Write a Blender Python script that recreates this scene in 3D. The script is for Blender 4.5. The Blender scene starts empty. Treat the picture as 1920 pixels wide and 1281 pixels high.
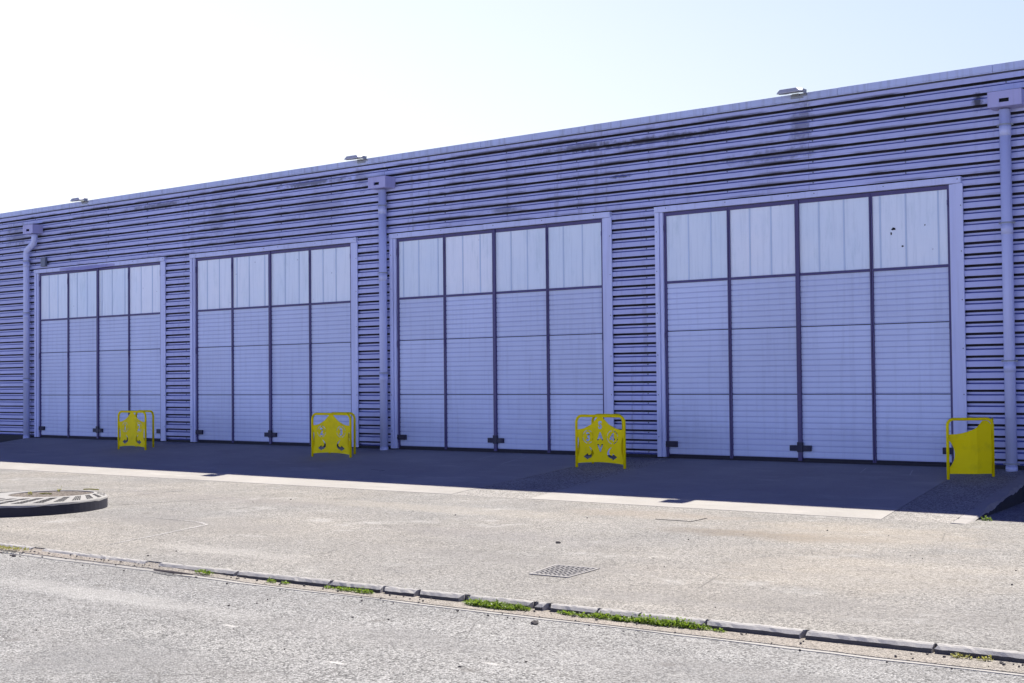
import bpy, bmesh, math, random
from mathutils import Vector, Matrix
random.seed(7)
S = bpy.context.scene
COL = S.collection

# ------------------------------------------------------------------ camera
cam_d = bpy.data.cameras.new("camera")
cam_d.sensor_width = 36.0
cam_d.lens = 48.924
cam_d.clip_start = 0.1
cam_d.clip_end = 3000
cam = bpy.data.objects.new("camera", cam_d)
COL.objects.link(cam)
YAW, PITCH, ROLL = -0.67713, 0.02753, -0.00972
_cy, _sy, _cp, _sp = math.cos(YAW), math.sin(YAW), math.cos(PITCH), math.sin(PITCH)
_f = Vector((_sy*_cp, _cy*_cp, _sp)); _r = Vector((_cy, -_sy, 0)); _u = _r.cross(_f)
_r2 = _r*math.cos(ROLL) + _u*math.sin(ROLL); _u2 = _u*math.cos(ROLL) - _r*math.sin(ROLL)
M = Matrix((_r2, _u2, -_f)).transposed().to_4x4()
M.translation = Vector((0, -25.311, 1.70))
cam.matrix_world = M
S.camera = cam

# ------------------------------------------------------------------ world + sun
SUN_EL = math.radians(58.5)
SUN_AZ = math.radians(2.0)          # measured from +Y (behind the building) towards -X
sun_dir = Vector((-math.sin(SUN_AZ)*math.cos(SUN_EL), math.cos(SUN_AZ)*math.cos(SUN_EL), math.sin(SUN_EL)))
W = bpy.data.worlds.new("World"); S.world = W; W.use_nodes = True
nt = W.node_tree; nt.nodes.clear()
sky = nt.nodes.new('ShaderNodeTexSky'); sky.sky_type = 'NISHITA'; sky.sun_disc = False
sky.sun_elevation = SUN_EL; sky.sun_rotation = -SUN_AZ
sky.air_density = 1.0; sky.dust_density = 1.6; sky.ozone_density = 3.0
tint = nt.nodes.new('ShaderNodeMix'); tint.data_type = 'RGBA'; tint.blend_type = 'MULTIPLY'
tint.inputs[0].default_value = 1.0
tint.inputs[7].default_value = (0.05, 0.075, 0.30, 1)
nt.links.new(sky.outputs[0], tint.inputs[6])
# hazy bright sky low on the sunward side (behind the building), whitest towards the left
tc = nt.nodes.new('ShaderNodeTexCoord'); sx = nt.nodes.new('ShaderNodeSeparateXYZ'); nt.links.new(tc.outputs['Generated'], sx.inputs[0])
def mr(v, a, b, c=0.0, d=1.0):
    n = nt.nodes.new('ShaderNodeMapRange'); n.interpolation_type = 'SMOOTHSTEP'; nt.links.new(v, n.inputs[0])
    n.inputs[1].default_value = a; n.inputs[2].default_value = b; n.inputs[3].default_value = c; n.inputs[4].default_value = d
    return n.outputs[0]
def mm(op, a, b):
    n = nt.nodes.new('ShaderNodeMath'); n.operation = op
    for i, v in enumerate((a, b)):
        if isinstance(v, (int, float)): n.inputs[i].default_value = v
        else: nt.links.new(v, n.inputs[i])
    return n.outputs[0]
near_sun = mm('MULTIPLY', mr(sx.outputs[1], 0.05, 0.45), mr(sx.outputs[2], 0.36, 0.62, 1.0, 0.0))
side = mm('ADD', mm('MULTIPLY', sx.outputs[0], 1.0), mm('MULTIPLY', sx.outputs[2], 1.3))     # leftwards and low = whiter
hz = nt.nodes.new('ShaderNodeValToRGB'); nt.links.new(mr(side, -0.70, 0.18), hz.inputs[0])
hz.color_ramp.elements[0].position = 0.0; hz.color_ramp.elements[0].color = (4.55, 4.8, 4.95, 1)
hz.color_ramp.elements[1].position = 1.0; hz.color_ramp.elements[1].color = (2.6, 3.2, 4.15, 1)
smix = nt.nodes.new('ShaderNodeMix'); smix.data_type = 'RGBA'
nt.links.new(near_sun, smix.inputs[0]); nt.links.new(tint.outputs[2], smix.inputs[6]); nt.links.new(hz.outputs[0], smix.inputs[7])
# blue fill glow added along the unseen horizon, brightening the shaded facade
horizon_fill = nt.nodes.new('ShaderNodeMix'); horizon_fill.data_type = 'RGBA'
nt.links.new(mm('MULTIPLY', mr(sx.outputs[1], -0.25, 0.10, 1.0, 0.0), mr(sx.outputs[2], 0.04, 0.27, 1.0, 0.0)), horizon_fill.inputs[0])
nt.links.new(smix.outputs[2], horizon_fill.inputs[6]); horizon_fill.inputs[7].default_value = (6.7, 8.3, 13.6, 1); smix = horizon_fill
bg = nt.nodes.new('ShaderNodeBackground'); bg.inputs[1].default_value = 0.12
out = nt.nodes.new('ShaderNodeOutputWorld')
nt.links.new(smix.outputs[2], bg.inputs[0]); nt.links.new(bg.outputs[0], out.inputs[0])

sd = bpy.data.lights.new("sun", 'SUN'); sd.energy = 4.6; sd.angle = math.radians(0.53); sd.color = (1.0, 0.955, 0.865)
sun = bpy.data.objects.new("sun", sd); COL.objects.link(sun)
sun.rotation_euler = sun_dir.to_track_quat('Z', 'Y').to_euler()
sun.location = (0, 0, 40)

S.view_settings.view_transform = 'Standard'; S.view_settings.look = 'None'
S.view_settings.exposure = 1.03; S.view_settings.gamma = 1.0
S.cycles.max_bounces = 8

# ------------------------------------------------------------------ materials
class Mat:
    """small node-graph helper"""
    def __init__(s, name, rough=0.6, metal=0.0, spec=0.5):
        s.m = bpy.data.materials.new(name); s.m.use_nodes = True
        s.t = s.m.node_tree; s.b = s.t.nodes['Principled BSDF']
        s.b.inputs['Roughness'].default_value = rough; s.b.inputs['Metallic'].default_value = metal
        s.b.inputs['Specular IOR Level'].default_value = spec
        g = s.t.nodes.new('ShaderNodeNewGeometry'); s.pos = g.outputs['Position']; s.geo = g
    def N(s, typ, **k):
        n = s.t.nodes.new(typ)
        for a, v in k.items(): setattr(n, a, v)
        return n
    def link(s, a, b): s.t.links.new(a, b)
    def mapped(s, scale=(1, 1, 1), loc=(0, 0, 0)):
        n = s.N('ShaderNodeMapping'); n.inputs['Scale'].default_value = scale; n.inputs['Location'].default_value = loc
        s.link(s.pos, n.inputs['Vector']); return n.outputs[0]
    def noise(s, scale, detail=4, vec=None, rough=0.55, dist=0.0):
        n = s.N('ShaderNodeTexNoise'); n.inputs['Scale'].default_value = scale; n.inputs['Detail'].default_value = detail
        n.inputs['Roughness'].default_value = rough; n.inputs['Distortion'].default_value = dist
        s.link(vec or s.pos, n.inputs['Vector']); return n.outputs[0]
    def voro(s, scale, vec=None, feature='F1', out='Distance'):
        n = s.N('ShaderNodeTexVoronoi', feature=feature); n.inputs['Scale'].default_value = scale
        s.link(vec or s.pos, n.inputs['Vector']); return n.outputs[out]
    def ramp(s, fac, stops, interp='LINEAR'):
        n = s.N('ShaderNodeValToRGB'); cr = n.color_ramp; cr.interpolation = interp
        while len(cr.elements) < len(stops): cr.elements.new(0.5)
        for e, (p, c) in zip(cr.elements, stops):
            e.position = p; e.color = (c, c, c, 1) if isinstance(c, (int, float)) else (*c, 1)
        s.link(fac, n.inputs[0]); return n.outputs[0]
    def mix(s, fac, a, b, mode='MIX'):
        n = s.N('ShaderNodeMix', data_type='RGBA', blend_type=mode)
        for i, v in ((0, fac), (6, a), (7, b)):
            if isinstance(v, (int, float)): n.inputs[i].default_value = v
            elif isinstance(v, tuple): n.inputs[i].default_value = (*v, 1)
            else: s.link(v, n.inputs[i])
        return n.outputs[2]
    def math(s, op, a, b=0.0, c=0.0, clamp=False):
        n = s.N('ShaderNodeMath', operation=op); n.use_clamp = clamp
        for i, v in enumerate((a, b, c)):
            if isinstance(v, (int, float)): n.inputs[i].default_value = v
            else: s.link(v, n.inputs[i])
        return n.outputs[0]
    def xyz(s):
        n = s.N('ShaderNodeSeparateXYZ'); s.link(s.pos, n.inputs[0]); return n.outputs
    def color(s, c):
        if isinstance(c, tuple): s.b.inputs['Base Color'].default_value = (*c, 1)
        else: s.link(c, s.b.inputs['Base Color'])
    def rough(s, r): s.link(r, s.b.inputs['Roughness'])
    def bump(s, h, strength=0.3, dist=0.01):
        n = s.N('ShaderNodeBump'); n.inputs['Strength'].default_value = strength; n.inputs['Distance'].default_value = dist
        s.link(h, n.inputs['Height'])
        if s.b.inputs['Normal'].is_linked: s.link(s.b.inputs['Normal'].links[0].from_socket, n.inputs['Normal'])
        s.link(n.outputs[0], s.b.inputs['Normal'])

def scaled(c, k): return tuple(min(1, v*k) for v in c)

def painted(name, c, dirt=(0.05, 0.045, 0.06), amount=0.25, rough=0.45, streak=True, vary=0.0, foot=0.0, dent=0.12):
    m = Mat(name, rough)
    big = m.noise(0.35, 5)
    col = m.mix(m.ramp(big, [(0.3, 0.0), (0.7, 1.0)]), scaled(c, 0.93), scaled(c, 1.06))
    if vary:
        oi = m.N('ShaderNodeObjectInfo')
        col = m.mix(1.0, col, m.ramp(oi.outputs['Random'], [(0.0, 1-vary), (1.0, 1.0)]), 'MULTIPLY')
    v = m.mapped((9, 9, 0.6)) if streak else m.mapped((3, 3, 3))
    st = m.noise(1.0, 6, v, 0.65)
    msk = m.math('MULTIPLY', m.ramp(st, [(0.5, 0.0), (0.78, 1.0)]), amount)
    col = m.mix(msk, col, dirt)
    if foot:        # splash dirt and scuffs near the ground
        x, y, z = m.xyz()
        n = m.noise(2.2, 6, m.mapped((1, 1, 2.5)), 0.7)
        f = m.math('MULTIPLY', m.ramp(m.math('SUBTRACT', z, m.math('MULTIPLY', n, 1.1)), [(0.0, 1.0), (0.25, 0.0)]), foot)
        col = m.mix(f, col, (0.20, 0.20, 0.27))
        sc = m.ramp(m.noise(1.0, 4, m.mapped((5, 1, 26), (4, 0, 2)), 0.8), [(0.70, 0.0), (0.74, 1.0)])
        col = m.mix(m.math('MULTIPLY', sc, 0.35), col, (0.18, 0.18, 0.26))
    m.color(col)
    m.bump(m.noise(1.3, 2), dent, 0.02)
    m.rough(m.ramp(st, [(0.3, rough-0.06), (0.8, min(1, rough+0.2))]))
    return m.m

LILAC = (0.50, 0.53, 0.80)
def cladding_mat():
    m = Mat('cladding_paint', 0.5)
    big = m.noise(0.22, 4)
    col = m.mix(m.ramp(big, [(0.35, 0.0), (0.65, 1.0)]), scaled(LILAC, 0.90), scaled(LILAC, 1.07))
    # long horizontal grime drifts hugging the rib edges and thin vertical runs
    v = m.mapped((0.7, 1, 5)); h = m.noise(1.0, 6, v, 0.62)
    x, y, z = m.xyz()
    per = m.math('FRACT', m.math('DIVIDE', m.math('SUBTRACT', z, 3.3217-0.2094*20), 0.2094))
    edge = m.ramp(per, [(0.0, 1.0), (0.10, 0.8), (0.22, 0.0), (0.72, 0.0), (0.84, 1.0), (1.0, 1.0)])
    area = m.ramp(m.noise(0.2, 3, m.mapped((1, 1, 1.6), (3, 0, 1))), [(0.42, 0.05), (0.56, 1.0)])
    high = m.ramp(m.math('DIVIDE', z, 8.0), [(0.55, 0.12), (0.7, 1.0)])
    g = m.math('MULTIPLY', m.ramp(h, [(0.43, 0.0), (0.56, 1.0)]), edge)
    g = m.math('MULTIPLY', m.math('MULTIPLY', g, area), high)
    col = m.mix(m.math('MULTIPLY', g, 0.9), col, (0.02, 0.018, 0.016))
    v2 = m.mapped((5.5, 1, 0.25), (0, 0, 7)); s2 = m.noise(1.0, 5, v2, 0.7)
    run = m.math('MULTIPLY', m.math('MULTIPLY', m.ramp(s2, [(0.52, 0.0), (0.72, 1.0)]), m.ramp(m.noise(0.25, 3, m.mapped((1,1,.3),(8,0,0))), [(0.42, 0.15), (0.6, 1.0)])), 0.5)
    col = m.mix(run, col, (0.12, 0.11, 0.16))
    # individual weather stains: dark runs under the lamps and hoppers, scraped spots
    wob = m.math('MULTIPLY', m.math('SUBTRACT', m.noise(5.0, 5, None, 0.7), 0.5), 2.2)
    for cx, cz, rx, rz, a in ((-9.25, 6.75, .12, .22, .9), (-17.2, 6.15, .35, .05, .9), (-12.85, 6.8, .30, .55, .55), (-25.2, 6.9, .35, .35, .4), (-16.4, 6.85, 2.4, .10, .75),
                              (-18.3, 6.9, 1.2, .12, .6), (-13.5, 6.2, 1.6, .12, .5), (-27.0, 6.95, 1.6, .10, .7), (-26.5, 6.3, 1.2, .5, .25), (-33.6, 6.9, 1.5, .12, .7), (-30.9, 6.4, .5, .6, .25), (-41.0, 6.6, .8, .5, .5), (-20.5, 5.7, .5, .12, .5)):
        dx = m.math('DIVIDE', m.math('SUBTRACT', x, cx), rx); dz = m.math('DIVIDE', m.math('SUBTRACT', z, cz), rz)
        d = m.math('ADD', m.math('SQRT', m.math('ADD', m.math('MULTIPLY', dx, dx), m.math('MULTIPLY', dz, dz))), wob)
        col = m.mix(m.math('MULTIPLY', m.ramp(d, [(0.35, 1.0), (1.1, 0.0)]), a), col, (0.03, 0.028, 0.035))
    m.color(col)
    m.bump(m.noise(1.1, 2), 0.2, 0.02)
    m.rough(m.ramp(h, [(0.3, 0.42), (0.8, 0.7)]))
    return m.m
def shade_grime_mat():
    m = Mat('rib_underside_shade_grime', 0.9)  # near-black colour mixes the rib pocket's shade with grime
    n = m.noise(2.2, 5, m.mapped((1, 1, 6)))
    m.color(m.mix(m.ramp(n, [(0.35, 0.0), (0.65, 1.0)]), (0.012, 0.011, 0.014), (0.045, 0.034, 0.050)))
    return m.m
M_CLAD = cladding_mat()
M_LAPSHADE = painted('sheet_lap_shade', (0.12, 0.15, 0.48), amount=0.3, rough=0.6)  # dark blue puts the shade under the sheet lip into the colour
M_SHADEGRIME = shade_grime_mat()
M_TRIM = painted('trim_paint', (0.62, 0.66, 0.90), amount=0.2)
M_PANEL = painted('door_panel_paint', (0.66, 0.73, 0.93), amount=0.12, rough=0.4, vary=0.07, foot=0.10, dent=0.3)
M_GROOVESHADE = painted('panel_groove_shade', (0.47, 0.52, 0.74), amount=0.1)  # darker panel colour, painting shade into the grooves
M_FRAME = painted('door_frame_paint', (0.070, 0.055, 0.17), dirt=(0.13, 0.085, 0.11), amount=0.35)
M_LOCK = painted('lock_plate_paint', (0.020, 0.018, 0.045), amount=0.1, rough=0.55)
M_PIPE = painted('downpipe_paint', (0.58, 0.62, 0.88), amount=0.18, rough=0.38)
M_HOPPER = painted('hopper_paint', (0.44, 0.43, 0.68), amount=0.2)
M_CAP = painted('parapet_cap_paint', (0.52, 0.58, 0.80), dirt=(0.08, 0.08, 0.07), amount=0.45)
M_GAL = painted('galvanised_steel', (0.30, 0.32, 0.36), amount=0.2, rough=0.4)
M_BOX = painted('grey_box_plastic', (0.13, 0.15, 0.20), amount=0.2)
M_DARK = painted('dark_void', (0.012, 0.012, 0.014), amount=0.1, rough=0.9)
M_ROOF = painted('roof_felt', (0.22, 0.22, 0.22), amount=0.2, rough=0.9)
M_LAMP = painted('lamp_casing', (0.45, 0.46, 0.52), amount=0.25)
M_LGLASS = painted('lamp_glass', (0.16, 0.17, 0.14), amount=0.3, rough=0.15)
M_RUBBER = painted('rubber_seal', (0.03, 0.028, 0.035), amount=0.1, rough=0.8)

def pane_mat():
    m = Mat('translucent_pane', 0.32)
    x, y, z = m.xyz()
    c = m.mix(m.ramp(m.noise(0.8, 4), [(0.35, 0.0), (0.65, 1.0)]), (0.86, 0.92, 0.98), (0.93, 0.96, 0.99))
    oi = m.N('ShaderNodeObjectInfo'); c = m.mix(1.0, c, m.ramp(oi.outputs['Random'], [(0.0, (0.86, 0.92, 0.95)), (1.0, 1.0)]), 'MULTIPLY')
    runs = m.ramp(m.noise(1.0, 5, m.mapped((14, 1, 0.7)), 0.6), [(0.5, 0.0), (0.75, 1.0)])
    c = m.mix(m.math('MULTIPLY', runs, 0.25), c, (0.34, 0.44, 0.52))
    edge = m.ramp(m.noise(3.0, 5, m.mapped((1, 1, 0.25), (5, 0, 5)), 0.7), [(0.55, 0.0), (0.75, 1.0)])
    c = m.mix(m.math('MULTIPLY', edge, 0.35), c, (0.42, 0.56, 0.60))
    spots = m.ramp(m.voro(2.3, m.mapped((1, 1, 1))), [(0.02, 1.0), (0.045, 0.0)])
    c = m.mix(m.math('MULTIPLY', spots, 0.7), c, (0.12, 0.14, 0.2))
    m.color(c)
    m.bump(m.math('SINE', m.math('MULTIPLY', x, 2*math.pi*26)), 0.25, 0.004)
    m.bump(m.noise(1.4, 2), 0.25, 0.03)
    return m.m
M_PANE = pane_mat()
M_JOINT = painted('pane_joint', (0.58, 0.68, 0.82), amount=0.15, rough=0.4)

def yellow_mat():
    m = Mat('yellow_paint', 0.5, spec=0.12)
    c = m.mix(m.ramp(m.noise(2.5, 4), [(0.3, 0.0), (0.7, 1.0)]), (0.96, 0.76, 0.0), (1.0, 0.80, 0.0))
    chips = m.ramp(m.noise(16, 5, None, 0.7), [(0.70, 0.0), (0.73, 1.0)])
    c = m.mix(m.math('MULTIPLY', chips, 0.8), c, (0.12, 0.07, 0.03))
    grime = m.ramp(m.noise(4, 5), [(0.5, 0.0), (0.8, 1.0)])
    c = m.mix(m.math('MULTIPLY', grime, 0.25), c, (0.22, 0.17, 0.03))
    m.color(c); m.bump(m.noise(9, 3), 0.1, 0.004)
    return m.m
M_YEL = yellow_mat()

def asphalt(name, base, warm, contrast=1.0, stain=None, scale=1.0):
    m = Mat(name, 0.92, spec=0.25)
    big = m.noise(0.16, 5, None, 0.6)
    c = m.mix(m.ramp(big, [(0.38, 0.0), (0.62, 1.0)]), base, warm)
    med = m.noise(1.1, 6, None, 0.65)
    c = m.mix(m.ramp(med, [(0.3, 0.0), (0.7, 1.0)]), scaled_c(m, c, 0.86), scaled_c(m, c, 1.10))
    # aggregate: pale and dark stones
    cell = m.N('ShaderNodeTexVoronoi'); cell.inputs['Scale'].default_value = 62*scale; m.link(m.pos, cell.inputs['Vector'])
    sep = m.N('ShaderNodeSeparateColor'); m.link(cell.outputs['Color'], sep.inputs[0])
    stone = m.ramp(sep.outputs[0], [(0.0, 1-0.75*contrast), (0.20, 1-0.42*contrast), (0.45, 1.0), (0.8, 1+0.22*contrast), (1.0, 1+0.5*contrast)])
    c = m.mix(1.0, c, stone, 'MULTIPLY')
    crev = m.ramp(cell.outputs['Distance'], [(0.25, 1.0), (0.62, 1-0.35*contrast)])
    c = m.mix(1.0, c, crev, 'MULTIPLY')
    # coarse clumps so it still breaks up far away
    cl = m.ramp(m.noise(24, 5, None, 0.85), [(0.35, 0.42), (0.46, 0.94), (0.7, 1.26)])
    c = m.mix(contrast*0.8, c, m.mix(1.0, c, cl, 'MULTIPLY'))
    if stain: c = stain(m, c)
    m.color(c)
    hgt = m.math('ADD', m.math('MULTIPLY', sep.outputs[1], 0.6), m.math('MULTIPLY', cell.outputs['Distance'], -1.0))
    m.bump(hgt, 0.75, 0.010)
    m.bump(m.noise(7, 4), 0.35, 0.02)
    return m.m
def scaled_c(m, c, k): return m.mix(1.0, c, (k, k, k), 'MULTIPLY')
def blob(m, cx, cy, rx, ry, soft=0.5):
    x, y, z = m.xyz()
    wob = m.math('MULTIPLY', m.math('SUBTRACT', m.noise(1.6, 4), 0.5), 1.3)
    dx = m.math('DIVIDE', m.math('SUBTRACT', x, cx), rx); dy = m.math('DIVIDE', m.math('SUBTRACT', y, cy), ry)
    d = m.math('ADD', m.math('SQRT', m.math('ADD', m.math('MULTIPLY', dx, dx), m.math('MULTIPLY', dy, dy))), wob)
    return m.ramp(d, [(max(0, 1-soft), 1.0), (1.0, 0.0)])
def yard_stain(m, c):
    for cx, cy, rx, ry, col, a in ((-9.4, -8.4, 1.9, 0.55, (0.15, 0.12, 0.09), 0.55), (-8.2, -7.6, 2.6, 1.6, (0.44, 0.37, 0.28), 0.25),
                                   (-12.0, -6.8, 2.0, 0.8, (0.30, 0.25, 0.20), 0.4), (-6.5, -11.0, 2.2, 1.8, (0.42, 0.36, 0.28), 0.2),
                                   (-17.5, -11.8, 3.0, 1.1, (0.20, 0.19, 0.18), 0.4), (-12.5, -10.5, 2.5, 0.7, (0.20, 0.19, 0.19), 0.35),
                                   (-15.5, -7.9, 4.0, 0.7, (0.40, 0.36, 0.30), 0.3), (-5.5, -13.4, 2.5, 0.6, (0.20, 0.19, 0.18), 0.4),
                                   (-10.5, -12.3, 3.0, 0.5, (0.19, 0.18, 0.17), 0.35), (-20.0, -8.6, 4.0, 0.6, (0.22, 0.20, 0.19), 0.3),
                                   (-7.6, -13.9, 1.5, 0.4, (0.22, 0.21, 0.20), 0.4), (-14.0, -13.8, 2.0, 0.35, (0.42, 0.40, 0.37), 0.35)):
        c = m.mix(m.math('MULTIPLY', blob(m, cx, cy, rx, ry, 0.6), a), c, col)
    return common_wear(m, c)
def common_wear(m, c):
    # tyre-polished bands, oil drips, hairline cracks
    tr = m.ramp(m.noise(1.0, 4, m.mapped((0.10, 1.1, 1), (0, 3, 0)), 0.6), [(0.42, 0.0), (0.50, 1.0), (0.58, 0.0)])
    c = m.mix(m.math('MULTIPLY', tr, 0.22), c, (0.22, 0.21, 0.20))
    drip = m.ramp(m.voro(0.9, m.mapped((1, 1, 1), (3, 1, 0))), [(0.03, 1.0), (0.10, 0.0)])
    c = m.mix(m.math('MULTIPLY', drip, 0.5), c, (0.12, 0.11, 0.10))
    worn = m.ramp(m.noise(0.9, 6, None, 0.75), [(0.58, 0.0), (0.72, 1.0)])
    c = m.mix(m.math('MULTIPLY', worn, 0.45), c, (0.47, 0.46, 0.44))
    crack = m.voro(0.55, m.mapped((1, 1, 1), (2, 5, 0)), 'DISTANCE_TO_EDGE')
    gate = m.ramp(m.noise(0.35, 2, m.mapped((1, 1, 1), (9, 9, 9))), [(0.5, 0.0), (0.58, 1.0)])
    c = m.mix(m.math('MULTIPLY', m.math('MULTIPLY', m.ramp(crack, [(0.0, 1.0), (0.008, 0.0)]), gate), 0.55), c, (0.08, 0.075, 0.07))
    return c
def road_stain(m, c):
    for cx, cy, rx, ry, col, a in ((-4.6, -16.2, 2.2, 0.6, (0.20, 0.195, 0.19), 0.45), (-9.6, -18.6, 1.4, 0.9, (0.17, 0.17, 0.17), 0.45), (-12.5, -16.6, 3.0, 0.35, (0.42, 0.41, 0.39), 0.4),
                                   (-8.3, -16.5, 1.6, 0.4, (0.21, 0.205, 0.20), 0.35), (-8.0, -17.6, .14, .03, (0.6, .58, .55), .8), (-7.0, -16.9, .13, .03, (0.6, .58, .55), .8), (-10.0, -17.0, .12, .03, (0.6, .58, .55), .6)):
        c = m.mix(m.math('MULTIPLY', blob(m, cx, cy, rx, ry, 0.6), a), c, col)
    return common_wear(m, c)
M_YARD = asphalt('yard_asphalt', (0.325, 0.314, 0.296), (0.370, 0.345, 0.308), 0.9, yard_stain)
M_ROAD = asphalt('road_asphalt', (0.315, 0.31, 0.302), (0.365, 0.357, 0.343), 1.0, road_stain)
M_STRIP = asphalt('apron_asphalt', (0.38, 0.36, 0.335), (0.44, 0.41, 0.37), 0.75, None, 0.8)
M_GUTTER = asphalt('gutter_grit', (0.36, 0.33, 0.29), (0.42, 0.37, 0.32), 0.8, None, 1.4)

def concrete(name, base, scuff=0.3, grain=1.0):
    m = Mat(name, 0.85, spec=0.3)
    c = m.mix(m.ramp(m.noise(0.5, 6, None, 0.65), [(0.35, 0.0), (0.65, 1.0)]), scaled(base, 0.85), scaled(base, 1.08))
    sc = m.noise(1.0, 6, m.mapped((0.7, 2.4, 1)), 0.7)
    c = m.mix(m.math('MULTIPLY', m.ramp(sc, [(0.55, 0.0), (0.75, 1.0)]), scuff), c, scaled(base, 1.45))
    c = m.mix(m.math('MULTIPLY', m.ramp(sc, [(0.25, 1.0), (0.42, 0.0)]), scuff), c, scaled(base, 0.6))
    c = m.mix(0.35, c, m.ramp(m.noise(70*grain, 3), [(0.3, scaled(base, 0.6)), (0.7, scaled(base, 1.3))]))
    m.color(c); m.bump(m.noise(60*grain, 4), 0.35, 0.004); m.bump(m.noise(3, 3), 0.3, 0.02)
    return m.m
M_CONC = concrete('apron_concrete', (0.345, 0.325, 0.298), 0.8)
M_KERB = concrete('kerb_concrete', (0.37, 0.355, 0.335))
M_KERBD = concrete('dark_kerb_concrete', (0.26, 0.25, 0.25))
M_KERBD2 = concrete('worn_kerb_concrete', (0.33, 0.31, 0.29), 0.5)
M_KSHADE = concrete('shaded_kerb_face', (0.085, 0.08, 0.078), 0.6)  # kerb front's shade painted in as a darker concrete
M_SLOTD = concrete('base_dark_concrete', (0.05, 0.05, 0.055), 0.3)  # near-black tone for plinth and ramp kerb side
M_STRIPW = concrete('channel_concrete', (0.35, 0.335, 0.31), 0.5)
M_RING = concrete('ring_concrete', (0.31, 0.30, 0.285))
M_RINGSHADE = concrete('ring_side_shade', (0.032, 0.032, 0.045), 0.8)  # ring concrete darkened, its side's shade put into the colour
M_IRON = concrete('cast_iron', (0.31, 0.295, 0.28), 0.3)
M_SOIL = asphalt('planter_gravel', (0.20, 0.17, 0.145), (0.30, 0.26, 0.22), 1.2, None, 0.6)
def leaf_mat(name, a, b):
    m = Mat(name, 0.55)
    m.color(m.mix(m.ramp(m.noise(30, 3), [(0.3, 0.0), (0.7, 1.0)]), a, b))
    m.b.inputs['Subsurface Weight'].default_value = 0.0
    tr = m.N('ShaderNodeBsdfTranslucent'); tr.inputs[0].default_value = (*scaled(b, 2.2), 1)
    mx = m.N('ShaderNodeMixShader'); mx.inputs[0].default_value = 0.33
    o = m.t.nodes['Material Output']
    m.link(m.b.outputs[0], mx.inputs[1]); m.link(tr.outputs[0], mx.inputs[2]); m.link(mx.outputs[0], o.inputs[0])
    return m.m
M_WEED = leaf_mat('weed_green', (0.06, 0.10, 0.012), (0.15, 0.22, 0.02))
M_WEEDY = leaf_mat('weed_yellow', (0.14, 0.15, 0.03), (0.26, 0.25, 0.06))
M_STONE = concrete('loose_stone', (0.10, 0.09, 0.085))
M_WOOD = painted('dry_wood', (0.12, 0.10, 0.09), amount=0.2, rough=0.9)
M_SCRATCH = concrete('worn_chalk_line', (0.52, 0.50, 0.48), 0.5)

# ------------------------------------------------------------------ mesh helpers
def finish(name, bm, mats, parent=None, smooth=False, bevel=0.0, recalc=True):
    if recalc: bmesh.ops.recalc_face_normals(bm, faces=bm.faces)
    me = bpy.data.meshes.new(name); bm.to_mesh(me); bm.free()
    for m in (mats if isinstance(mats, (list, tuple)) else [mats]): me.materials.append(m)
    if smooth:
        for p in me.polygons: p.use_smooth = True
    o = bpy.data.objects.new(name, me); COL.objects.link(o)
    if parent: o.parent = parent
    if bevel > 0:
        md = o.modifiers.new('bevel', 'BEVEL'); md.width = bevel; md.segments = 2; md.limit_method = 'ANGLE'
    return o
def box(bm, x0, x1, y0, y1, z0, z1, mi=0):
    v = [bm.verts.new(p) for p in ((x0,y0,z0),(x1,y0,z0),(x1,y1,z0),(x0,y1,z0),(x0,y0,z1),(x1,y0,z1),(x1,y1,z1),(x0,y1,z1))]
    for q in ((0,3,2,1),(4,5,6,7),(0,1,5,4),(1,2,6,5),(2,3,7,6),(3,0,4,7)):
        f = bm.faces.new([v[i] for i in q]); f.material_index = mi
    return v
def prism(bm, pts, y0, y1):
    """polygon (x,z) extruded along y"""
    a = [bm.verts.new((x, y0, z)) for x, z in pts]; b = [bm.verts.new((x, y1, z)) for x, z in pts]
    bm.faces.new(a); bm.faces.new(b[::-1]); n = len(pts)
    for i in range(n): bm.faces.new((a[i], b[i], b[(i+1) % n], a[(i+1) % n]))
def slab(bm, poly, zf, zb):
    """ground polygon (x,y): top z = zf(x,y), bottom flat zb"""
    a = [bm.verts.new((x, y, zf(x, y))) for x, y in poly]; b = [bm.verts.new((x, y, zb)) for x, y in poly]
    bm.faces.new(a); bm.faces.new(b[::-1]); n = len(poly)
    for i in range(n): bm.faces.new((a[i], a[(i+1) % n], b[(i+1) % n], b[i]))
def tube(bm, path, r, n=14, cap=True):
    path = [Vector(p) for p in path]; rings = []
    prev = None
    for i, p in enumerate(path):
        d = (path[min(i+1, len(path)-1)] - path[max(i-1, 0)]).normalized()
        if prev is None:
            a = d.orthogonal().normalized()
        else:
            a = (prev - d*prev.dot(d)).normalized()
        prev = a; b = d.cross(a)
        rr = r[i] if isinstance(r, (list, tuple)) else r
        rings.append([bm.verts.new(p + (a*math.cos(t) + b*math.sin(t))*rr) for t in [2*math.pi*k/n for k in range(n)]])
    for i in range(len(rings)-1):
        for k in range(n):
            bm.faces.new((rings[i][k], rings[i][(k+1) % n], rings[i+1][(k+1) % n], rings[i+1][k]))
    if cap: bm.faces.new(rings[0][::-1]); bm.faces.new(rings[-1])
def tag(o, label=None, cat=None, group=None, kind=None):
    if label: o['label'] = label
    if cat: o['category'] = cat
    if group: o['group'] = group
    if kind: o['kind'] = kind
    return o
def empty(name, loc, rz=0):
    o = bpy.data.objects.new(name, None); COL.objects.link(o); o.location = loc; o.rotation_euler = (0, 0, rz); return o
def copy_tree(o, parent=None):
    c = o.copy(); COL.objects.link(c)
    if parent: c.parent = parent
    for ch in [k for k in bpy.data.objects if k.parent == o]: copy_tree(ch, c)
    return c

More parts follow.
